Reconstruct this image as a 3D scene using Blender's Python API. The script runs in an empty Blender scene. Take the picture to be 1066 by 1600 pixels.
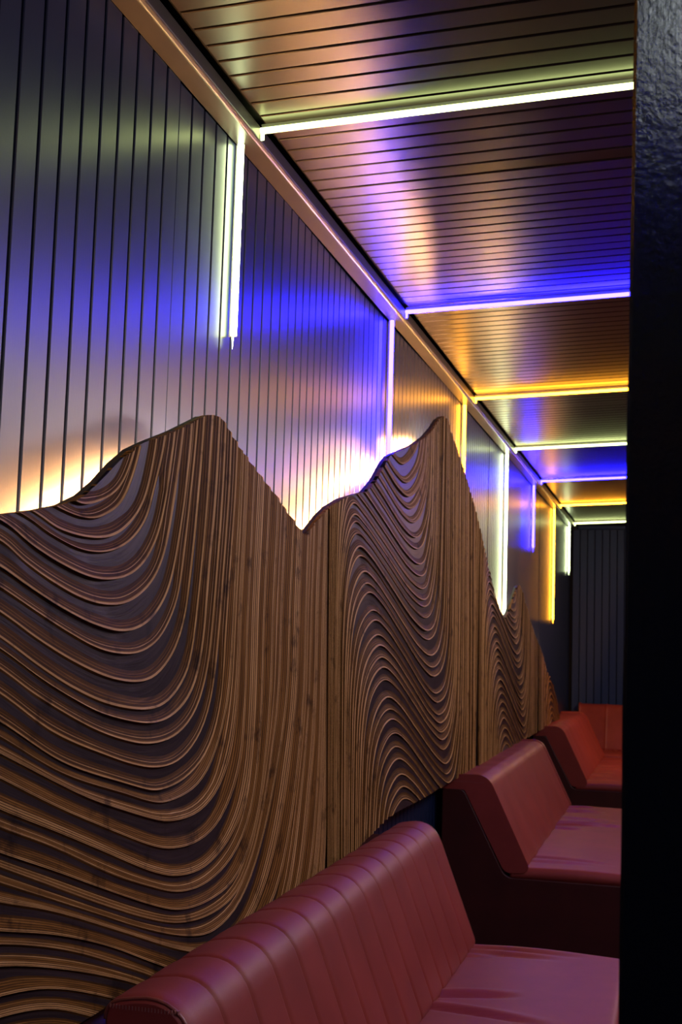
import bpy, bmesh, math, random
from mathutils import Vector, Matrix
random.seed(7)
S = bpy.context.scene
COL = S.collection

# ------------------------------------------------------------------ camera
F, PX, PY = 1950.0, 533.0, 800.0            # focal length and centre in pixels of the 1066x1600 frame
def _n(v): return Vector(v).normalized()
dY = _n((1058 - PX, 1018 - PY, F))           # world +Y seen in camera coordinates (x right, y down, z forward)
_h = F * F / (218 - 525 * .03)
dZ = _n((.03 * _h, -_h, F))
dX = dY.cross(dZ)
CAM = Vector((.92, 0, 1.36))
cam_d = bpy.data.cameras.new('camera')
cam = bpy.data.objects.new('camera', cam_d); COL.objects.link(cam)
right = Vector((dX[0], dY[0], dZ[0])); upv = -Vector((dX[1], dY[1], dZ[1])); back = -Vector((dX[2], dY[2], dZ[2]))
M = Matrix.Identity(4)
for i in range(3):
    M[i][0], M[i][1], M[i][2], M[i][3] = right[i], upv[i], back[i], CAM[i]
cam.matrix_world = M
cam_d.sensor_fit = 'VERTICAL'; cam_d.sensor_height = 24.0; cam_d.sensor_width = 16.0
cam_d.lens = 24.0 * F / 1600.0
cam_d.clip_start = .02
cam_d.dof.use_dof = True; cam_d.dof.focus_distance = 2.15; cam_d.dof.aperture_fstop = 8.0
S.camera = cam

# ------------------------------------------------------------------ light and exposure
w = bpy.data.worlds.new('World'); S.world = w; w.use_nodes = True
w.node_tree.nodes['Background'].inputs[0].default_value = (.30, .32, .42, 1)
w.node_tree.nodes['Background'].inputs[1].default_value = .02
S.view_settings.view_transform = 'Standard'; S.view_settings.look = 'None'
S.view_settings.gamma = 1; S.view_settings.use_curve_mapping = False
S.view_settings.exposure = 0.0
LED = {'green': ((.86, 1, .36), 8), 'blue': ((.012, .008, 1), 100), 'orange': ((1, .36, .018), 26)}
GLOW = ((1, .46, .15), 380)
ROOM_X = 2.35
AREAS = [  # added fill lights for wood and benches, no fixtures, outside the picture to the right
    ('far_warm_fill', (1.45, 9.3, 2.2), (0, math.radians(35), 0), .5, .9, (1, .50, .27), 22),
    ('aisle_fill', (1.85, 4.0, 2.30), (0, math.radians(50), 0), .45, 6.0, (.94, .79, .84), 38),
]
for nm, loc, rot, sx, sy, c, e in AREAS:
    l = bpy.data.lights.new(nm, 'AREA'); l.shape = 'RECTANGLE'; l.size = sx; l.size_y = sy; l.color = c; l.energy = e
    o = bpy.data.objects.new(nm, l); o.location = loc; o.rotation_euler = rot; COL.objects.link(o)

# ------------------------------------------------------------------ helpers
def hit(x, y, X=.1):
    """where the sight line of a photograph pixel meets the plane at distance X from the left wall"""
    c = Vector(((x - PX) / F, (y - PY) / F, 1))
    d = Vector((dX.dot(c), dY.dot(c), dZ.dot(c)))
    t = (X - CAM[0]) / d[0]
    return (CAM[1] + t * d[1], CAM[2] + t * d[2])

def mat(name, col, rough=.4, spec=.5, metal=0, coat=0, coat_r=.1, fn=None):
    m = bpy.data.materials.new(name); m.use_nodes = True
    b = m.node_tree.nodes['Principled BSDF']
    b.inputs['Base Color'].default_value = (*col, 1); b.inputs['Roughness'].default_value = rough
    b.inputs['Specular IOR Level'].default_value = spec; b.inputs['Metallic'].default_value = metal
    b.inputs['Coat Weight'].default_value = coat; b.inputs['Coat Roughness'].default_value = coat_r
    if fn: fn(m.node_tree, b)
    return m

def emis(name, col, s):
    m = bpy.data.materials.new(name); m.use_nodes = True
    nt = m.node_tree; nt.nodes.remove(nt.nodes['Principled BSDF'])
    e = nt.nodes.new('ShaderNodeEmission'); e.inputs[0].default_value = (*col, 1); e.inputs[1].default_value = s
    nt.links.new(e.outputs[0], nt.nodes['Material Output'].inputs[0])
    return m

def noise_nodes(nt, scale=(1, 1, 1), detail=4, nscale=1.0, coord='Object', rough=.6):
    tc = nt.nodes.new('ShaderNodeTexCoord'); mp = nt.nodes.new('ShaderNodeMapping')
    mp.inputs['Scale'].default_value = scale
    n = nt.nodes.new('ShaderNodeTexNoise'); n.inputs['Scale'].default_value = nscale
    n.inputs['Detail'].default_value = detail; n.inputs['Roughness'].default_value = rough
    nt.links.new(tc.outputs[coord], mp.inputs[0]); nt.links.new(mp.outputs[0], n.inputs['Vector'])
    return n.outputs['Fac']

def ramp(nt, fac, stops):
    r = nt.nodes.new('ShaderNodeValToRGB'); el = r.color_ramp.elements
    el[0].position, el[0].color = stops[0][0], (*stops[0][1], 1)
    el[1].position, el[1].color = stops[-1][0], (*stops[-1][1], 1)
    for p, c in stops[1:-1]:
        e = el.new(p); e.color = (*c, 1)
    nt.links.new(fac, r.inputs[0]); return r.outputs[0]

def bump(nt, b, fac, strength, dist=.002):
    n = nt.nodes.new('ShaderNodeBump'); n.inputs['Strength'].default_value = strength; n.inputs['Distance'].default_value = dist
    nt.links.new(fac, n.inputs['Height']); nt.links.new(n.outputs[0], b.inputs['Normal'])

def obj(name, verts, faces, mats, parent=None, mi=None, smooth=False, uvs=None):
    me = bpy.data.meshes.new(name); me.from_pydata(verts, [], faces)
    for m in (mats if isinstance(mats, (list, tuple)) else [mats]): me.materials.append(m)
    if mi is not None: me.polygons.foreach_set('material_index', mi)
    if smooth: me.polygons.foreach_set('use_smooth', [True] * len(me.polygons))
    if uvs is not None:
        ul = me.uv_layers.new(name='UVMap'); k = 0
        for f in faces:
            for v in f:
                ul.data[k].uv = uvs[v]; k += 1
    me.update()
    o = bpy.data.objects.new(name, me); COL.objects.link(o); o.parent = parent
    return o

def bm_obj(name, bm, mats, parent=None, smooth=False):
    me = bpy.data.meshes.new(name); bm.normal_update(); bm.to_mesh(me); bm.free()
    for m in (mats if isinstance(mats, (list, tuple)) else [mats]): me.materials.append(m)
    if smooth: me.polygons.foreach_set('use_smooth', [True] * len(me.polygons))
    o = bpy.data.objects.new(name, me); COL.objects.link(o); o.parent = parent
    return o

def box_bm(lo, hi, bev=0, seg=1):
    bm = bmesh.new(); bmesh.ops.create_cube(bm, size=1)
    for v in bm.verts:
        v.co = Vector([(lo[i] + hi[i]) / 2 + v.co[i] * (hi[i] - lo[i]) for i in range(3)])
    if bev: bmesh.ops.bevel(bm, geom=bm.edges[:], offset=bev, segments=seg, affect='EDGES', profile=.5)
    bmesh.ops.recalc_face_normals(bm, faces=bm.faces[:])
    return bm

def prism(poly, y0, y1, name, m, parent=None, bev=0, seg=2):
    """polygon in X-Z swept along Y"""
    bm = bmesh.new()
    a = [bm.verts.new((x, y0, z)) for x, z in poly]; b = [bm.verts.new((x, y1, z)) for x, z in poly]
    n = len(poly)
    for i in range(n): bm.faces.new((a[i], a[(i + 1) % n], b[(i + 1) % n], b[i]))
    bm.faces.new(a[::-1]); bm.faces.new(b)
    bmesh.ops.recalc_face_normals(bm, faces=bm.faces[:])
    if bev: bmesh.ops.bevel(bm, geom=bm.edges[:], offset=bev, segments=seg, affect='EDGES', profile=.5)
    return bm_obj(name, bm, m, parent)

def tube(name, pts, r, m, parent=None, n=8):
    vs, fs = [], []
    for i, p in enumerate(pts):
        p = Vector(p); t = (Vector(pts[min(i + 1, len(pts) - 1)]) - Vector(pts[max(i - 1, 0)])).normalized()
        u = t.cross(Vector((0, 1, 0)) if abs(t.y) < .9 else Vector((1, 0, 0))).normalized(); v = t.cross(u)
        for k in range(n):
            a = 2 * math.pi * k / n; vs.append(p + u * (r * math.cos(a)) + v * (r * math.sin(a)))
    for i in range(len(pts) - 1):
        for k in range(n):
            fs.append((i * n + k, i * n + (k + 1) % n, (i + 1) * n + (k + 1) % n, (i + 1) * n + k))
    fs.append(tuple(range(n))[::-1]); fs.append(tuple((len(pts) - 1) * n + k for k in range(n)))
    return obj(name, vs, fs, m, parent, smooth=True)

def empty(name, loc=(0, 0, 0)):
    o = bpy.data.objects.new(name, None); o.location = loc; o.empty_display_size = .1; COL.objects.link(o); return o

def tag(o, label, cat, group=None):
    o['label'] = label; o['category'] = cat
    if group: o['group'] = group
    return o

def struct(o, label=None):
    o['kind'] = 'structure'
    if label: o['label'] = label
    return o

# ------------------------------------------------------------------ materials
def _paint(scale, s):
    def fn(nt, b):
        f = noise_nodes(nt, scale, 5, 1.0, 'Object')
        bump(nt, b, f, s, .0008)
    return fn
m_wall = mat('wall_paint', (.009, .017, .052), .29, .52, fn=_paint((300, 300, 60), .10))
m_end = mat('end_wall_paint', (.016, .045, .15), .45, .2, fn=_paint((300, 300, 60), .10))
m_groove = mat('groove_black', (.004, .004, .006), .8, .2)
m_ceil = mat('ceiling_paint', (.026, .0165, .0135), .29, .40, fn=_paint((60, 300, 300), .012))
m_trim = mat('trim_paint', (.055, .048, .048), .30, .5, fn=_paint((200, 40, 200), .08))
m_dark = mat('dark_plastic', (.01, .01, .012), .5)
m_floor = mat('floor_vinyl', (.02, .018, .02), .5)
def _pillar(nt, b):
    f1 = noise_nodes(nt, (900, 900, 6), 3, 1.0); f2 = noise_nodes(nt, (170, 170, 120), 5, 1.0)
    a = nt.nodes.new('ShaderNodeMath'); a.operation = 'MULTIPLY_ADD'; a.inputs[1].default_value = .35
    nt.links.new(f1, a.inputs[0]); nt.links.new(f2, a.inputs[2])
    bump(nt, b, a.outputs[0], .34, .0016)
m_pillar = mat('pillar_black_lacquer', (.003, .0035, .006), .15, .5, fn=_pillar)

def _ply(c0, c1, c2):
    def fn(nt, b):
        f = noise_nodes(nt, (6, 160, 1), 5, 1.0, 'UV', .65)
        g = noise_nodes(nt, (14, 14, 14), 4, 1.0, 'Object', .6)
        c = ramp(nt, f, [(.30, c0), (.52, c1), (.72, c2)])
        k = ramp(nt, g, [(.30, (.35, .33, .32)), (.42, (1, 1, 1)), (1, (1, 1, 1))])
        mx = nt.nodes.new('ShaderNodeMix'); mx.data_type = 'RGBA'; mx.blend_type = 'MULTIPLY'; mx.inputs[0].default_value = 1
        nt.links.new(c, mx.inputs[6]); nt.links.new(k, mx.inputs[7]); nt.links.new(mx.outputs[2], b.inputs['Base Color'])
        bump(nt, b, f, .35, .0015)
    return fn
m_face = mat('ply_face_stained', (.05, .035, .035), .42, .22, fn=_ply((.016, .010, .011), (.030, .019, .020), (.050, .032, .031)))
m_pd = mat('ply_edge_dark', (.1, .05, .02), .6, .06, fn=_ply((.035, .014, .003), (.075, .031, .0065), (.13, .056, .013)))
m_pm = mat('ply_edge_brown', (.2, .1, .04), .6, .06, fn=_ply((.11, .048, .010), (.24, .105, .022), (.36, .165, .040)))
m_pl = mat('ply_edge_light', (.4, .25, .12), .55, .12, fn=_ply((.32, .165, .055), (.52, .28, .10), (.68, .40, .17)))
m_back = mat('panel_backing', (.03, .02, .015), .6)

def _leather(c0, c1):
    def fn(nt, b):
        f = noise_nodes(nt, (1, 1, 1), 5, 420.0, 'Object'); g = noise_nodes(nt, (1, 1, 1), 4, 7.0, 'Object')
        nt.links.new(ramp(nt, g, [(.3, c0), (.7, c1)]), b.inputs['Base Color'])
        bump(nt, b, f, .22, .0012)
    return fn
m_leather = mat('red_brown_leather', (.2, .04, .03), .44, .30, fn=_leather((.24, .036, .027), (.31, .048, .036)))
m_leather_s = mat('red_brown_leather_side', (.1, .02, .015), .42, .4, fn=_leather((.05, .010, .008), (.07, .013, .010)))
m_pipe = mat('leather_piping', (.26, .06, .04), .35, .5)
m_thread = mat('thread', (.30, .10, .08), .6)

# ------------------------------------------------------------------ the room
Y_END, CZ, CS = 11.33, 2.457, .04            # far wall; ceiling height at the left wall, its fall across
def cz(x): return CZ + CS * x
fl = struct(bm_obj('floor', box_bm((-.1, -4.1, -.1), (ROOM_X, Y_END + .1, 0)), m_floor), 'dark floor in shadow under the benches')

wall = struct(bm_obj('wall_left', box_bm((-.10, -4.0, 0), (-.016, Y_END, 2.60)), m_groove), 'dark navy grooved board wall on the left')
def board_mesh(name, wdt, lng, m, th=.012):
    """board lying on X=0..-th, running along Z (0..lng), wdt along Y; front arrises chamfered"""
    c = .0016
    p = [(-th, 0), (-c, 0), (0, c), (0, wdt - c), (-c, wdt), (-th, wdt)]
    vs = [(x, y, 0) for x, y in p] + [(x, y, lng) for x, y in p]
    fs = [(i, i + 1, i + 7, i + 6) for i in range(5)] + [(5, 4, 3, 2, 1, 0), (6, 7, 8, 9, 10, 11)]
    me = bpy.data.meshes.new(name); me.from_pydata(vs, [], fs); me.materials.append(m); me.update()
    return me
def wall_sheet(y0, n, pitch, turn, lean):
    g = .0075
    me = board_mesh('wall_board', pitch - g, 2.416, m_wall)
    for k in range(n):
        o = bpy.data.objects.new('wall_board', me); COL.objects.link(o); o.parent = wall
        d = (k + .5 - n / 2) * pitch
        o.location = (-abs(turn) * n * pitch / 2 + d * -turn, y0 + k * pitch + g / 2, .002)
        o.rotation_euler = (0, lean, turn)
sheets = [(1.153, 6, .0652), (1.5442, 9, .0652), (2.131, 11, .0652), (2.848, 12, .0605), (3.574, 24, .0615),
          (5.05, 20, .0615), (6.28, 20, .0615), (7.51, 20, .0615), (8.74, 20, .0615), (9.97, 22, .0615)]
turns = [.0, .0, -.004, .011, -.007, .006, -.005, .006, -.005, .003]
leans = [0, 0, .000, -.003, .002, -.002, .003, -.002, .002, 0]
for (y0, n, p), t, l in zip(sheets, turns, leans): wall_sheet(y0, n, p, t, 0)
bm_obj('wall_board', box_bm((-.012, -3.98, .002), (0, 1.15, 2.416)), m_wall, wall)

# ceiling
ce = struct(obj('ceiling', [(-.1, -4.1, cz(-.1) + .012), (ROOM_X, -4.1, cz(ROOM_X) + .012), (ROOM_X, Y_END + .1, cz(ROOM_X) + .012), (-.1, Y_END + .1, cz(-.1) + .012),
     (-.1, -4.1, 2.75), (ROOM_X, -4.1, 2.75), (ROOM_X, Y_END + .1, 2.75), (-.1, Y_END + .1, 2.75)],
    [(3, 2, 1, 0), (4, 5, 6, 7), (0, 1, 5, 4), (1, 2, 6, 5), (2, 3, 7, 6), (3, 0, 4, 7)], m_groove), 'black board ceiling')
TX = .055                                     # trim face
def ceil_sheet(y0, n, pitch, tilt):
    g = .0075; c = .0016; wd = pitch - g; x0, x1, th = TX + .012, ROOM_X - .02, .012
    p = [(0, th), (0, c), (c, 0), (wd - c, 0), (wd, c), (wd, th)]
    vs = [(x0, y, z + CS * x0) for y, z in p] + [(x1, y, z + CS * x1) for y, z in p]
    fs = [(i, i + 6, i + 7, i + 1) for i in range(5)] + [(0, 1, 2, 3, 4, 5), (11, 10, 9, 8, 7, 6)]
    me = bpy.data.meshes.new('ceiling_board'); me.from_pydata(vs, [], fs); me.materials.append(m_ceil); me.update()
    for k in range(n):
        o = bpy.data.objects.new('ceiling_board', me); COL.objects.link(o); o.parent = ce
        d = (k + .5 - n / 2) * pitch
        o.location = (0, y0 + k * pitch + g / 2, CZ + d * tilt)
        o.rotation_euler = (tilt, 0, 0)
for (y0, n, p), t in zip([(1.575, 20, .0635), (2.845, 10, .0609), (3.454, 26, .0605), (5.03, 12, .0605), (5.756, 20, .0605), (6.966, 20, .0605), (8.176, 20, .0605), (9.386, 32, .0605)],
                         [0, .004, -.003, .003, -.004, .003, -.002, .002]): ceil_sheet(y0, n, p, t)
bm = box_bm((TX + .012, -3.98, 0), (ROOM_X - .02, 1.57, .012))
for v in bm.verts: v.co.z += cz(v.co.x)
bm_obj('ceiling_board', bm, m_ceil, ce)

# cornice beam between wall and ceiling
struct(prism([(0.0, 2.418), (.046, 2.418), (TX, 2.423), (TX, cz(TX) - .006), (0.0, cz(0) - .006)], -3.9, Y_END - .02, 'trim_1', m_trim, None, .0025, 2), 'long bronze-lit cornice strip where left wall meets ceiling')
# far wall
ew = struct(bm_obj('wall_back', box_bm((-.1, Y_END, 0), (ROOM_X, Y_END + .1, 2.6)), m_groove), 'grey-blue grooved board wall at the far end')
me = board_mesh('wall_board', .058, 2.42, m_end)
k = 0
while .02 + k * .065 < ROOM_X - .07:
    o = bpy.data.objects.new('wall_board', me); COL.objects.link(o); o.parent = ew
    o.location = (.02 + k * .065 + .058, Y_END - .012, .002); o.rotation_euler = (0, 0, math.pi * 1.5)
    o.location = (.02 + k * .065, Y_END - .012, .002); k += 1
struct(bm_obj('trim_2', box_bm((TX + .005, Y_END - .04, 2.424), (ROOM_X - .02, Y_END - .001, 2.455), .003), m_end), 'grey cornice strip along top of the far wall')
struct(bm_obj('wall_right', box_bm((ROOM_X, -4.0, 0), (ROOM_X + .1, Y_END, 2.75)), m_wall))
# near partition post at the right edge of the frame
def px(z): return .874 + .008 * (z - 1.06) / .87
pp = bmesh.new()
N = 40
rows = []
rnd = random.Random(3)
for i in range(N + 1):
    z = (cz(.9) - .004) * i / N
    j = rnd.uniform(-.0006, .0006)
    rows.append([pp.verts.new(q) for q in ((px(z) + j, 1.083, z), (px(z) + .003 + j, 1.08, z), (1.16, 1.08, z), (1.16, 1.23, z), (px(z), 1.23, z))])
for i in range(N):
    for q in range(5): pp.faces.new((rows[i][q], rows[i][(q + 1) % 5], rows[i + 1][(q + 1) % 5], rows[i + 1][q]))
pp.faces.new(rows[0][::-1]); pp.faces.new(rows[-1])
bmesh.ops.recalc_face_normals(pp, faces=pp.faces[:])
struct(bm_obj('wall_partition', pp, m_pillar), 'glossy black partition post at the right edge of the picture')

# ------------------------------------------------------------------ LED strips
m_led = {k: emis('led_' + k, c, s) for k, (c, s) in LED.items()}
m_led['green_wall'] = emis('led_green_wall', (.84, 1, .5), 17)
m_alu = mat('led_channel', (.35, .35, .36), .4, .5, .6)
def led_wall(y, z0, kind, label, group):
    t = tag(empty('vertical_led_strip', (0, y, z0)), label, 'light', group)
    z1 = 2.4165 - z0
    bm_obj('channel', box_bm((.0005, -.001, 0), (.0185, .002, z1)), m_alu, t)
    #pts = [(.0005, -.001)] + [(.009 + .009 * math.sin(a), -.004 - .011 * math.cos(a)) for a in [math.pi * (-.5 + i / 8) for i in range(9)]] + [(.0175, -.001)]
    pts = [(.006, -.001), (.006, -.007), (.009, -.010), (.0135, -.011), (.017, -.009), (.019, -.005), (.019, -.001)]
    n = len(pts)
    vs = [(x, yy, .002) for x, yy in pts] + [(x, yy, z1 - .0005) for x, yy in pts]
    fs = [(i, (i + 1) % n, n + (i + 1) % n, n + i) for i in range(n)] + [tuple(range(n))[::-1], tuple(range(n, 2 * n))]
    obj('diffuser', vs, fs, m_led[kind], t)
    obj('wire_tail', [(.010, -.008, .002), (.015, -.008, .002), (.0125, -.0075, -.03), (.0125, -.0055, .002)], [(0, 1, 2), (1, 3, 2), (3, 0, 2), (0, 3, 1)], m_led[kind], t)
    return t
def led_ceil(y, kind, label, group, x1=2.2):
    t = tag(empty('ceiling_led_strip', (TX + .0015, y, cz(TX))), label, 'light', group)
    L = x1 - TX
    def sec(pts, name, m, xa=0, xb=L):
        n = len(pts)
        vs = [(xa, yy, zz + CS * xa) for yy, zz in pts] + [(xb, yy, zz + CS * xb) for yy, zz in pts]
        fs = [(i, n + i, n + (i + 1) % n, (i + 1) % n) for i in range(n)] + [tuple(range(n)), tuple(range(n, 2 * n))[::-1]]
        return obj(name, vs, fs, m, t)
    sec([(-.001, -.0005), (.002, -.0005), (.002, -.0225), (-.001, -.0225)], 'channel', m_alu)
    sec([(-.001, -.011), (-.007, -.011), (-.010, -.0135), (-.011, -.017), (-.009, -.0205), (-.005, -.0225), (-.001, -.0225)], 'diffuser', m_led[kind])
    sec([(-.009, -.0225), (-.002, -.0225), (-.003, -.038), (-.007, -.038)], 'end_cap', m_led[kind], .001, .008)
    return t
ORD = ['nearest', 'second', 'third', 'fourth', 'fifth', 'sixth', 'seventh']
LY = [(2.44, 'green', 1.995), (3.925, 'blue', 1.56), (5.39, 'orange', 1.99), (6.82, 'green', 1.42), (8.17, 'blue', 2.005), (9.58, 'orange', 1.57), (10.97, 'green', 2.02)]
CN = {'green': 'yellow-green', 'blue': 'blue', 'orange': 'orange'}
wl = {0: 'short yellow-green LED tube hanging on the wall left of the first mountain valley',
      1: 'blue LED tube on the wall dropping behind the left slope of the second peak',
      2: 'orange LED tube on the wall just right of the second wooden peak',
      3: 'long yellow-green LED tube on the wall ending in the valley before the third peak',
      4: 'short blue LED tube on the wall above the small third peak',
      5: 'long orange LED tube on the wall beyond the third wooden peak',
      6: 'short yellow-green LED tube on the wall beside the far corner'}
cl = {0: 'yellow-green LED line across the ceiling, nearest of all', 1: 'blue LED line across the ceiling, the longer nearer one',
      2: 'orange LED line across the ceiling, the longer nearer one', 3: 'yellow-green LED line across the ceiling between orange and far blue lines',
      4: 'blue LED line across the ceiling, the shorter farther one', 5: 'orange LED line across the ceiling close to the far wall',
      6: 'yellow-green LED line across the ceiling, last before the far wall'}
for i, (y, kd, z0) in enumerate(LY):
    led_wall(y, z0, 'green_wall' if kd == 'green' else kd, wl[i], 'vertical LED tubes on the wall')
    led_ceil(y, kd, cl[i], 'LED lines across the ceiling')
for y, kd, z0, q in [(1.02, 'orange', 2.0, 'level with the partition post'), (-.43, 'blue', 1.6, 'just behind the view'), (-1.85, 'green', 2.0, 'farther behind the view'), (-3.3, 'orange', 1.6, 'at the near end wall')]:
    led_wall(y, z0, kd, CN[kd] + ' LED tube on the wall outside the picture, %s' % q, 'LED tubes behind the view')
    led_ceil(y, kd, CN[kd] + ' LED line across the ceiling outside the picture, %s' % q, 'LED tubes behind the view')

lamp = tag(empty('ceiling_lamp', (1.14, .02, cz(1.12) - .001)), 'square white ceiling lamp above the camera', 'light')
bm_obj('frame', box_bm((-.15, -.15, -.02), (.15, .15, 0), .003), m_alu, lamp)
bm_obj('panel', box_bm((-.135, -.135, -.023), (.135, .135, -.0195)), emis('lamp_white', (.88, .95, 1), 24), lamp)

# ------------------------------------------------------------------ carved plywood mountains
XC = .100                                     # crest of the relief, from the wall
XB = .087                                     # front of the backing sheet
def zbot(y):
    return .806 + .040 * min(1, max(0, (y - 3.25) / .4))
ZB = .846                                     # bottom edge of the panel
top_px = [(-120, 812), (0, 805), (60, 797), (110, 787), (140, 772), (165, 750), (190, 722), (215, 700), (240, 688), (280, 672), (310, 657), (325, 649), (337, 648), (350, 655), (365, 680),
          (380, 703), (400, 730), (430, 768), (455, 803), (470, 826), (480, 837), (490, 825), (505, 805), (520, 790), (540, 778), (557, 773), (575, 768), (590, 750), (603, 725), (612, 712),
          (625, 706), (650, 695), (668, 682), (680, 668), (688, 655), (695, 650), (701, 655), (708, 680), (716, 703), (724, 728), (735, 765), (745, 800), (752, 830), (758, 857), (765, 888),
          (775, 930), (783, 955), (790, 968), (797, 955), (804, 935), (810, 918), (813, 914), (818, 925), (823, 945), (830, 972), (836, 990), (845, 1012), (855, 1045), (865, 1070), (873, 1102), (876, 1125)]
TOP = [hit(x, y, XC) for x, y in top_px]
def ztop(y):
    if y <= TOP[0][0]: return TOP[0][1]
    for a, b in zip(TOP, TOP[1:]):
        if y <= b[0]: return a[1] + (b[1] - a[1]) * (y - a[0]) / (b[0] - a[0])
    return -1.0
Y0P, Y1P = 1.05, [y for y, z in TOP if z > ZB][-1]

pan = tag(empty('mountain_wall_panel', (XB, 3.0, ZB)), 'carved plywood wall panel of three mountain peaks with warm light glowing behind', 'wall panel')
PO = Vector((XB, 3.0, ZB))
def P(x, y, z): return (x - PO.x, y - PO.y, z - PO.z)
# backing sheet: silhouette extruded
sil = [(Y0P, ztop(Y0P))] + [p for p in TOP if p[0] > Y0P and p[1] > ZB]
yl = TOP[-2][0] + (TOP[-1][0] - TOP[-2][0]) * (TOP[-2][1] - ZB) / (TOP[-2][1] - TOP[-1][1])
if sil[-1][0] < yl: sil.append((yl, ZB + .001))
vs, fs = [], []
n = len(sil)
ys = []
for y, z in sil: ys.append((y, z - .002))
for x in (XB - .001, XB - .012):
    for y, z in ys: vs.append(P(x, y, z))
    for y, z in ys: vs.append(P(x, y, zbot(y) + .0005))
for i in range(n - 1):
    fs.append((i, n + i, n + i + 1, i + 1)); a = 2 * n
    fs.append((a + i + 1, a + n + i + 1, a + n + i, a + i))
    fs.append((a + i, i, i + 1, a + i + 1)); fs.append((n + i, a + n + i, a + n + i + 1, n + i + 1))
fs.append((0, a, a + n, n)); fs.append((n - 1, 2 * n - 1, a + 2 * n - 1, a + n - 1))
obj('backing_sheet', vs, fs, m_back, pan)
bm_obj('batten', box_bm(P(.0005, Y0P + .05, ZB + .02), P(XB - .012, Y1P - .4, ZB + .06)), m_back, pan)
# warm backlight: flat strip following the top edge on the back of the sheet
vs, fs = [], []
pts = [(y, z - .088) for y, z in sil if z > ZB + .2]
for i, (y, z) in enumerate(pts):
    for x, dz in ((.060, .004), (.060, -.004), (.052, -.004), (.052, .004)): vs.append(P(x, y, z + dz))
for i in range(len(pts) - 1):
    for k in range(4): fs.append((4 * i + k, 4 * i + (k + 1) % 4, 4 * i + 4 + (k + 1) % 4, 4 * i + 4 + k))
obj('backlight_strip', vs, fs, emis('backlight', *GLOW), pan)

def catmull(pts, n):
    """pts -> n points evenly spread along a smooth curve through them"""
    q = [Vector(p) for p in pts]; q = [q[0] * 2 - q[1]] + q + [q[-1] * 2 - q[-2]]
    out = []
    for i in range(1, len(q) - 2):
        for k in range(12):
            t = k / 12; a, b, c, d = q[i - 1], q[i], q[i + 1], q[i + 2]
            out.append(.5 * ((2 * b) + (c - a) * t + (2 * a - 5 * b + 4 * c - d) * t * t + (3 * b - a - 3 * c + d) * t ** 3))
    out.append(q[-2])
    return resample(out, n)
def resample(out, n):
    L = [0]
    for a, b in zip(out, out[1:]): L.append(L[-1] + (b - a).length)
    res = []; j = 0
    for k in range(n):
        s = L[-1] * k / (n - 1)
        while j < len(L) - 2 and L[j + 1] < s: j += 1
        f = (s - L[j]) / max(1e-9, L[j + 1] - L[j]); res.append(out[j].lerp(out[j + 1], min(1, f)))
    return res

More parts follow.
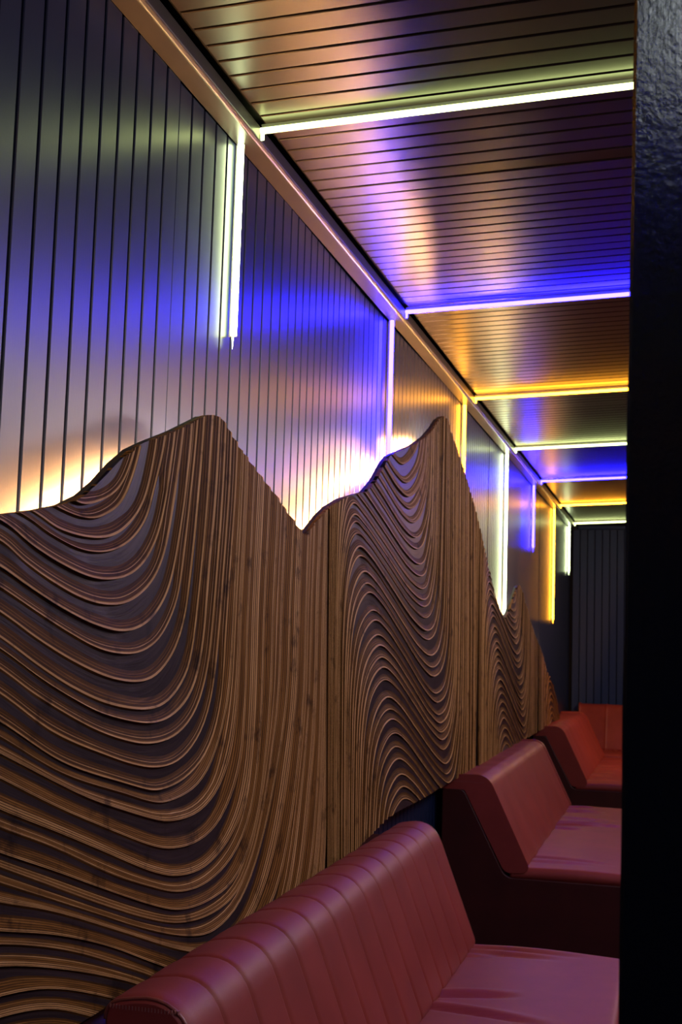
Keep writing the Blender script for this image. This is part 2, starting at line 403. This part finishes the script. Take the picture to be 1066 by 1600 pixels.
# one curve per ply layer on the first mountain: (left end ... lowest point ... top of right limb)
A_px = [
 [(60, 730), (108, 745), (138, 742), (168, 715), (190, 660), (198, 600)],
 [(70, 745), (121, 784), (153, 784), (188, 760), (210, 706), (222, 640)],
 [(50, 765), (96, 794), (137, 809), (166, 805), (198, 776), (223, 697), (230, 620)],
 [(10, 775), (60, 803), (96, 827), (143, 840), (179, 837), (207, 815), (230, 773), (247, 687), (252, 600)],
 [(-10, 780), (41, 806), (80, 834), (128, 858), (169, 862), (204, 846), (230, 811), (242, 767), (261, 682), (265, 600)],
 [(-60, 785), (6, 815), (48, 850), (96, 881), (143, 902), (179, 905), (210, 894), (236, 862), (255, 805), (274, 677), (277, 590)],
 [(-100, 800), (0, 843), (32, 872), (80, 907), (128, 934), (169, 945), (204, 940), (236, 913), (255, 875), (268, 818), (289, 668), (292, 580)],
 [(-100, 830), (0, 884), (22, 900), (84, 942), (135, 970), (174, 984), (203, 986), (231, 973), (253, 945), (270, 900), (290, 780), (302, 660), (305, 580)],
 [(-100, 855), (0, 915), (56, 953), (113, 990), (158, 1014), (197, 1022), (225, 1018), (253, 996), (276, 948), (286, 900), (300, 780), (312, 655), (315, 580)],
 [(-100, 895), (0, 955), (56, 996), (113, 1032), (169, 1058), (217, 1066), (248, 1055), (273, 1021), (287, 984), (297, 928), (311, 800), (323, 648), (326, 570)],
 [(-100, 935), (0, 996), (56, 1038), (113, 1075), (169, 1100), (225, 1109), (259, 1100), (284, 1069), (300, 1027), (315, 900), (326, 780), (335, 640), (338, 570)],
 [(-100, 952), (0, 1013), (56, 1055), (113, 1091), (169, 1118), (239, 1130), (279, 1110), (304, 1070), (318, 1000), (328, 880), (338, 770), (345, 640), (347, 570)],
 [(-100, 985), (0, 1044), (56, 1086), (141, 1136), (197, 1157), (237, 1162), (276, 1149), (307, 1110), (324, 1051), (331, 1000), (341, 880), (349, 770), (355, 640), (357, 570)],
 [(-100, 1025), (0, 1083), (84, 1145), (169, 1181), (215, 1196), (250, 1199), (284, 1186), (315, 1143), (332, 1084), (342, 1000), (351, 880), (359, 770), (364, 640), (366, 570)],
 [(-100, 1075), (0, 1127), (100, 1192), (200, 1225), (225, 1232), (251, 1235), (293, 1214), (327, 1169), (346, 1098), (353, 1000), (361, 880), (369, 770), (374, 640), (376, 570)],
 [(-100, 1098), (0, 1150), (100, 1209), (200, 1241), (230, 1251), (265, 1253), (313, 1225), (341, 1169), (360, 1084), (366, 1000), (372, 880), (378, 770), (383, 640), (385, 570)],
 [(-100, 1128), (0, 1177), (127, 1242), (197, 1267), (245, 1281), (270, 1283), (313, 1268), (346, 1225), (366, 1155), (374, 1056), (378, 950), (386, 790), (391, 640), (393, 570)],
 [(-100, 1165), (0, 1215), (56, 1244), (113, 1271), (197, 1306), (240, 1322), (273, 1326), (318, 1311), (352, 1270), (378, 1190), (386, 1080), (390, 950), (398, 790), (404, 640), (406, 570)],
 [(-100, 1216), (0, 1264), (113, 1309), (225, 1357), (255, 1366), (279, 1369), (324, 1354), (365, 1303), (390, 1232), (400, 1100), (404, 950), (411, 790), (417, 640), (419, 570)],
 [(-100, 1247), (0, 1292), (84, 1323), (169, 1363), (225, 1382), (284, 1394), (334, 1374), (375, 1323), (400, 1242), (412, 1100), (416, 950), (424, 790), (430, 640), (432, 570)],
 [(-100, 1294), (0, 1332), (84, 1360), (169, 1391), (235, 1413), (284, 1422), (334, 1404), (375, 1364), (405, 1273), (424, 1100), (429, 950), (437, 790), (443, 640), (445, 570)],
 [(-100, 1318), (0, 1354), (84, 1385), (169, 1416), (240, 1437), (289, 1442), (339, 1425), (380, 1384), (410, 1283), (437, 1100), (443, 950), (450, 790), (456, 640), (458, 570)],
 [(-100, 1345), (0, 1379), (84, 1406), (141, 1424), (230, 1452), (300, 1463), (344, 1450), (385, 1394), (420, 1278), (450, 1100), (456, 950), (463, 790), (468, 640), (470, 570)],
 [(-100, 1385), (0, 1410), (84, 1424), (197, 1458), (281, 1484), (330, 1488), (365, 1468), (405, 1410), (440, 1280), (463, 1100), (468, 950), (474, 790), (479, 640), (481, 570)],
 [(-100, 1445), (0, 1455), (84, 1460), (169, 1478), (253, 1509), (320, 1525), (380, 1482), (430, 1400), (456, 1280), (475, 1100), (479, 950), (485, 790), (490, 640), (492, 570)],
 [(-100, 1485), (0, 1475), (113, 1486), (225, 1520), (310, 1545), (400, 1490), (450, 1400), (470, 1260), (485, 1100), (489, 950), (495, 790), (500, 640), (502, 570)],
 [(-100, 1530), (0, 1509), (113, 1516), (211, 1536), (310, 1565), (415, 1500), (465, 1400), (483, 1260), (495, 1100), (498, 950), (504, 790), (509, 640), (511, 570)],
 [(-100, 1590), (0, 1557), (84, 1544), (183, 1561), (300, 1590), (430, 1500), (480, 1400), (496, 1260), (503, 1100), (506, 950), (511, 790), (516, 640), (518, 570)],
 [(-100, 1630), (0, 1590), (84, 1575), (141, 1587), (300, 1617), (442, 1508), (491, 1408), (504, 1280), (509, 1125), (511, 950), (514, 790), (518, 640), (519.5, 570)],
 [(-100, 1670), (0, 1625), (84, 1608), (141, 1618), (300, 1645), (450, 1550), (500, 1450), (511, 1300), (513, 1150), (515, 950), (517, 790), (520, 640), (521, 570)],
]
T = 76
def split_sample(px):
    """resample with the lowest point of the right-hand bowl at mid parameter, so neighbours correspond"""
    w_ = [hit(x, y, XC) for x, y in px]
    fine = catmull(w_, 400)
    half = len(fine) // 5
    lo = min(range(half, len(fine)), key=lambda i: fine[i][1])
    lo = max(20, min(len(fine) - 20, lo))
    c = resample(fine[:lo + 1], T // 2)[:-1] + resample(fine[lo:], T - T // 2 + 1)
    for _ in range(3):
        c = [c[0]] + [c[i] * .5 + (c[i - 1] + c[i + 1]) * .25 for i in range(1, len(c) - 1)] + [c[-1]]
    return c
A = [split_sample(c) for c in A_px]
fam = [A]
# S-shaped family of the second mountain (12 corresponding control points per key)
B_px = [
 [(511, 1400), (512, 1150), (514, 900), (518, 640), (531, 575), (550, 590), (580, 630), (610, 675), (628, 688), (648, 662), (656, 620), (660, 520)],
 [(517, 1400), (518, 1150), (521, 900), (527, 700), (541, 650), (560, 665), (590, 710), (622, 762), (643, 775), (661, 745), (668, 690), (671, 590)],
 [(526, 1400), (527, 1150), (529, 950), (537, 815), (551, 768), (568, 782), (600, 828), (638, 884), (661, 900), (671, 875), (678, 800), (681, 590)],
 [(534, 1400), (535, 1150), (537, 990), (545, 895), (560, 855), (580, 870), (606, 908), (646, 968), (671, 985), (684, 955), (690, 870), (696, 590)],
 [(550, 1400), (551, 1200), (554, 1080), (564, 1005), (585, 970), (606, 985), (634, 1028), (667, 1082), (687, 1097), (702, 1065), (708, 960), (709, 590)],
 [(570, 1400), (572, 1270), (577, 1170), (588, 1115), (606, 1090), (626, 1103), (652, 1140), (682, 1182), (700, 1192), (711, 1155), (718, 1040), (721, 590)],
 [(600, 1400), (604, 1340), (610, 1290), (620, 1262), (634, 1248), (652, 1260), (676, 1290), (702, 1322), (720, 1330), (728, 1290), (733, 1100), (734, 590)],
 [(625, 1450), (630, 1430), (637, 1405), (647, 1382), (660, 1370), (676, 1380), (698, 1402), (718, 1424), (735, 1430), (740, 1400), (743, 1100), (745, 590)],
]
steps = [4, 6, 5, 6, 6, 8, 5]
keys = [[Vector(hit(x, y, XC)) for x, y in c] for c in B_px]
def crv(c):
    q = [c[0] * 2 - c[1]] + c + [c[-1] * 2 - c[-2]]; out = []
    for i in range(1, len(q) - 2):
        for k in range(7):
            t = k / 7; a, b, cc, d = q[i - 1], q[i], q[i + 1], q[i + 2]
            out.append(.5 * ((2 * b) + (cc - a) * t + (2 * a - 5 * b + 4 * cc - d) * t * t + (3 * b - a - 3 * cc + d) * t ** 3))
    out.append(q[-2]); return out
rb = random.Random(11)
B = []
K = len(keys)
for i in range(K - 1):
    k0, k1, k2, k3 = keys[max(0, i - 1)], keys[i], keys[i + 1], keys[min(K - 1, i + 2)]
    for s in range(steps[i]):
        t = (s + (rb.uniform(-.22, .22) if s else 0)) / steps[i]
        c = []
        for a, b, d, e in zip(k0, k1, k2, k3):
            c.append(.5 * ((2 * b) + (d - a) * t + (2 * a - 5 * b + 4 * d - e) * t * t + (3 * b - a - 3 * d + e) * t ** 3))
        B.append(crv(c))
B.append(crv(keys[-1]))
DS = 2.42
extra = 5                                     # straight plies between this mountain and the next
last, nxt = B[-1], None
def shifted(fm, d): return [[p + Vector((d, 0)) for p in c] for c in fm]
for j in range(3):
    fam.append(shifted(B, DS * j))
    yL = max(p[0] for p in B[-1]) + DS * j; yR = min(p[0] for p in B[0]) + DS * (j + 1)
    fill = []
    for q in range(10):
        y = yL - .10 + (yR - yL + .10) * q / 9
        fill.append([Vector((y - .01 * math.sin(3 * z / 20), ZB - .1 + 2.0 * z / 20)) for z in range(21)][::1])
    fam.append(fill)

PROF = [(.0, 0), (.30, .26), (.34, .30), (.52, .52), (.58, .55), (.80, .80), (.86, .84), (1.0, 1.0)]   # across the cut edge of a sheet: share of width, share of depth
PM = [1, 2, 1, 2, 1, 3, 3]                    # material of each band: 0 face, 1 dark ply, 2 brown ply, 3 light ply
PROFB = [(0, 0), (0.1, 0.1), (0.17, 0.17), (0.26, 0.26), (0.32, 0.32), (0.43, 0.43), (0.5, 0.5), (0.59, 0.59), (0.65, 0.65), (0.75, 0.75), (0.82, 0.82), (0.9, 0.9), (0.95, 0.95), (1, 1)]
PM2 = [1, 2, 1, 3, 1, 2, 3]
def clip_poly(poly, f):
    out = []
    for i in range(len(poly)):
        a, b = poly[i], poly[(i + 1) % len(poly)]
        fa, fb = f(a), f(b)
        if fa >= 0: out.append(a)
        if (fa >= 0) != (fb >= 0):
            t = fa / (fa - fb); out.append(tuple(a[q] + (b[q] - a[q]) * t for q in range(5)))
    return out
def make_layer(c0, c1, seed, bright=False):
    rr = random.Random(seed); hv = rr.uniform(.8, 1.15); pm = PM if rr.random() < .6 else PM2
    if bright: pm = [rr.choice((2, 2, 2, 3)) if k % 2 == 0 else 1 for k in range(13)]; pm[12] = pm[10] = 3; pm[0] = 1
    prof = PROFB if bright else PROF
    xoff = rr.uniform(-.0025, .0015)
    n = len(c0); rows = []; ulen = 0
    for i in range(n):
        if i: ulen += (c1[i] - c1[i - 1]).length
        dv = c1[i] - c0[i]; tn = (c0[min(n - 1, i + 1)] - c0[max(0, i - 1)]).normalized()
        nv = dv - tn * dv.dot(tn); d = max(nv.length, .0015); nv = nv / d      # true distance between the two contours
        f_ = max(0, nv[0]) ** 2                         # limbs that face the viewer's side show all their plies
        if bright: wd = min(.0195 + .06 * f_, (.60 + .36 * f_) * d)
        else:
            q_ = min(1, max(0, (d - .036) / .008))
            wd = min((.0205 + .018 * f_) * (1 - q_) + .0185 * q_, (.62 + .33 * f_) * d) * min(1.08, hv)
        h = min(.0075 * hv, .6 * wd)
        fy = nv[0]      # the cut runs shallow where it turns away to the far side
        h *= max(.05, min(1, 1 + 2.6 * fy)) if fy < 0 else 1
        pr = 1 - wd / max(d, 1e-6)
        row = [(0, XC - .15 * h), (min(pr * .4, .003 / max(d, 1e-6)), XC - h), (pr, XC - h)]
        for a, b in prof[1:]: row.append((pr + (1 - pr) * a, XC - h + h * b))
        row.append((1, XC - .15 * h))
        rows.append([(xoff + x, c0[i][0] + (c1[i][0] - c0[i][0]) * f, c0[i][1] + (c1[i][1] - c0[i][1]) * f, ulen, f * d + seed * .37) for f, x in row])
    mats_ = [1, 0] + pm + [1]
    V, UV, FC, MI = [], [], [], []
    look = {}
    def vid(p, band):
        k = (band, round(p[1], 5), round(p[2], 5), round(p[0], 5))
        if k not in look:
            look[k] = len(V); V.append(P(p[0], p[1], p[2])); UV.append((p[3], p[4]))
        return look[k]
    for i in range(n - 1):
        za = max(max(q[2] for q in rows[i]), max(q[2] for q in rows[i + 1]))
        for b in range(len(mats_)):
            quad = [rows[i][b], rows[i + 1][b], rows[i + 1][b + 1], rows[i][b + 1]]
            ft = lambda p: ztop(p[1]) - p[2]
            fb = lambda p: p[2] - zbot(p[1])
            fl_ = lambda p: p[1] - Y0P
            vt = [ft(p) for p in quad]; vb = [fb(p) for p in quad]
            if max(vt) < 0 or max(vb) < 0 or max(p[1] for p in quad) < Y0P: continue
            poly = quad
            cut_t = min(vt) < 0; cut_b = min(vb) < 0
            if cut_t: poly = clip_poly(poly, ft)
            if cut_b and poly: poly = clip_poly(poly, fb)
            if poly and min(p[1] for p in poly) < Y0P: poly = clip_poly(poly, fl_)
            if len(poly) < 3: continue
            ids = []
            for p in poly:
                k = vid(p, b)
                if not ids or ids[-1] != k: ids.append(k)
            if ids[0] == ids[-1]: ids.pop()
            if len(ids) < 3: continue
            FC.append(tuple(ids)); MI.append(mats_[b])
            for f, on in ((ft, cut_t), (fb, cut_b)):     # return the cut rim to the backing sheet
                if not on: continue
                rim = [p for p in poly if abs(f(p)) < 1e-6]
                if len(rim) == 2:
                    q = rim
                    ids = [vid(q[0], 90), vid(q[1], 90), vid((XB - .0005, *q[1][1:]), 91), vid((XB - .0005, *q[0][1:]), 91)]
                    if len(set(ids)) == 4: FC.append(tuple(ids)); MI.append(2)
    if len(FC) < 2: return
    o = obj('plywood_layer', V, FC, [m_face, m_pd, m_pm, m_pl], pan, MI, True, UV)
seed = 1
for k_, fm in enumerate(fam):
    for j_, (c0, c1) in enumerate(zip(fm, fm[1:])):
        make_layer(c0, c1, seed, (k_ == 0 and j_ > 13) or k_ in (2, 4, 6) or (k_ % 2 and j_ < 6)); seed += 1

# ------------------------------------------------------------------ benches
def rounded(poly, rad, seg=5, lim=.45):
    """polygon corners -> arcs; rad per corner"""
    out = []; n = len(poly)
    for i in range(n):
        p = Vector(poly[i]); a = Vector(poly[i - 1]); b = Vector(poly[(i + 1) % n]); r = rad[i]
        if r <= 0: out.append(p); continue
        u = (a - p).normalized(); v = (b - p).normalized()
        r = min(r, (a - p).length * lim, (b - p).length * lim)
        for k in range(seg + 1):
            t = k / seg; out.append((p + u * r) * (1 - t) ** 2 + p * 2 * t * (1 - t) + (p + v * r) * t * t)
    return out

def make_bench(name, loc, rotz, L, label, channels=0, backz=0.0, seed=1, dim=False):
    rr = random.Random(seed)
    t = tag(empty(name, loc), label, 'bench', 'leather bench seats along the wall'); t.rotation_euler = (0, 0, rotz)
    z = backz
    # upholstered frame: seat box and the triangular back support in one side profile
    prof = rounded([(.03, .13), (.03, .80 + z), (.115, .80 + z), (.275, .49), (.30, .475), (.79, .475), (.79, .13)], [0, .006, .02, .03, .02, .02, .0])
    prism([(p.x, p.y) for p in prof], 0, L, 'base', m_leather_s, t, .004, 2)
    prism([(.08, .0), (.08, .13), (.72, .13), (.72, .0)], .04, L - .04, 'plinth', m_dark, t)
    # backrest cushion: lips over the top of the frame, leans down to the seat
    if channels and not z: pr = rounded([(.120, .79), (.120, .836), (.238, .858), (.375, .505), (.29, .50)], [.004, .03, .09, .03, .02], 7, .6)
    else: pr = rounded([(.028, .808 + z), (.028, .846 + z), (.205, .852 + z), (.372, .505), (.285, .500), (.122, .808 + z)], [.006, .012, .045, .03, .02, .012], 7)
    n = len(pr)
    cen = sum(pr, Vector((0, 0))) / n
    nor = []
    for i in range(n):
        d = pr[(i + 1) % n] - pr[i - 1]; nor.append(Vector((-d.y, d.x)).normalized() * -1)
    sgn = 1 if nor[0].dot(pr[0] - cen) > 0 else -1
    ys = [0, .004, .010, .020]; 
    if channels:
        pt = L / channels
        for k in range(channels):
            for f in (.0, .02, .04, .07, .12, .25, .5, .75, .88, .93, .96, .98):
                yy = (k + f) * pt
                if .03 < yy < L - .03: ys.append(yy)
    else:
        ys += [L * k / 48 for k in range(1, 48) if .03 < L * k / 48 < L - .03]
    ys += [L - .020, L - .010, L - .004, L]
    vs, fs = [], []
    for y in ys:
        e = min(y, L - y); ins = .010 * max(0, 1 - e / .020) ** 2
        g = 0
        if channels:
            f = (y / (L / channels)) % 1; f = min(f, 1 - f) * (L / channels)
            if e > .03: g = .0045 * math.exp(-(f / .0045) ** 2) + .0018 * (1 - math.sin(math.pi * min(1, f / (L / channels) * 1.0)))
        else: g = .0018 * (math.sin(y * 9 + seed) + math.sin(y * 23))
        for i in range(n):
            front = 1 if 3 < i else 1
            off = -(ins + g * (0 if pr[i].x < .125 and pr[i].y < .84 else 1))
            q = pr[i] + nor[i] * sgn * off
            vs.append((q.x, y, q.y))
    for j in range(len(ys) - 1):
        for i in range(n): fs.append((j * n + i, j * n + (i + 1) % n, (j + 1) * n + (i + 1) % n, (j + 1) * n + i))
    m = len(vs)
    fs.append(tuple(range(n))[::-1]); fs.append(tuple(range(m - n, m)))
    o = obj('backrest', vs, fs, m_leather, t, smooth=True)
    bm = bmesh.new(); bm.from_mesh(o.data); bmesh.ops.recalc_face_normals(bm, faces=bm.faces[:]); bm.to_mesh(o.data); bm.free()
    for f in o.data.polygons: f.use_smooth = len(f.vertices) == 4
    for yy, nm in ((.006, 'piping'), (L - .006, 'piping')):
        q = [pr[i] - nor[i] * sgn * .004 for i in range(n)]
        top = [v for v in q if v.y > .515]
        top.sort(key=lambda v: math.atan2(v.y - .66, v.x - .16))
        tube(nm, [(v.x, yy, v.y) for v in (q[8:32] if n == 40 else q[8:32])], .0032, m_pipe, o, 6)
    # a line of stitches on the near end of the lip
    bmx = bmesh.new()
    for k in range(22):
        x = (.132 if channels else .04) + k * (.0050 if channels else .0072)
        b2 = box_bm((x, -.0006, .826 + z), (x + .0015, .006, .8315 + z))
        me = bpy.data.meshes.new('tmp'); b2.to_mesh(me); b2.free(); bmx.from_mesh(me); bpy.data.meshes.remove(me)
    st = bm_obj('stitching', bmx, m_thread, o); st['kind'] = 'stuff'
    # seat cushion, creased where it meets the backrest
    x0, x1, z0, z1 = .30, .80, .472, .512
    nx, ny = 44, 200
    creases = []
    for k in range(int(L * 5)):
        y0 = rr.uniform(.05, L - .05); creases.append((y0, rr.uniform(-.25, .25), rr.uniform(.10, .38), rr.uniform(.006, .014), rr.uniform(.012, .020)))
    def hz(x, y):
        h = 0
        for y0, sl, ln, dp, wd in creases:
            u = (x - x0 - .05) / ln
            if u < -.3 or u > 1: continue
            dy = y - (y0 + sl * (x - x0))
            if abs(dy) > .06: continue
            f = math.sin(math.pi * (u + .3) / 1.3)
            h += f * (-dp * math.exp(-(dy / wd) ** 2) + .6 * dp * math.exp(-((dy - 1.9 * wd) / (1.4 * wd)) ** 2))
        return h
    vs, fs = [], []
    for j in range(ny + 1):
        y = .004 + (L - .008) * j / ny
        for i in range(nx + 1):
            x = x0 + (x1 - x0) * i / nx
            e = min(x1 - x, y - .004, L - .004 - y); r = .022
            drop = r - math.sqrt(max(0, r * r - max(0, r - e) ** 2)) if e < r else 0
            vs.append((x, y, z1 + .008 * math.sin(math.pi * min(1, max(0, (x - x0) / (x1 - x0)))) - drop + hz(x, y) * min(1, e / .05)))
    q = nx + 1
    for j in range(ny):
        for i in range(nx): fs.append((j * q + i, j * q + i + 1, (j + 1) * q + i + 1, (j + 1) * q + i))
    per = [i for i in range(q)] + [j * q + nx for j in range(1, ny + 1)] + [ny * q + i for i in range(nx - 1, -1, -1)] + [j * q for j in range(ny - 1, 0, -1)]
    b0 = len(vs)
    for k in per: vs.append((vs[k][0], vs[k][1], z0 + .002))
    for k in range(len(per)):
        k2 = (k + 1) % len(per); fs.append((per[k], b0 + k, b0 + k2, per[k2]))
    fs.append(tuple(b0 + k for k in range(len(per)))[::-1])
    o2 = obj('seat_cushion', vs, fs, m_leather, t, smooth=True)
    return t
make_bench('wall_bench', (0, 1.715, 0), 0, 1.94, 'nearest red-brown leather bench with channel-stitched backrest below the first peak', 15, 0, 3)
make_bench('wall_bench', (0, 4.93, 0), 0, 2.03, 'smooth-backed leather bench in the middle with purple sheen, behind the channelled bench', 0, 0, 5)
make_bench('wall_bench', (0, 8.15, 0), 0, 2.03, 'smaller-looking smooth leather bench with glinting piping, before the corner bench', 0, 0, 8)
make_bench('corner_bench', (.10, Y_END - .012, 0), -math.pi / 2, 2.1, 'orange-red leather bench with vertical channels standing against the far wall', 9, .035, 9)
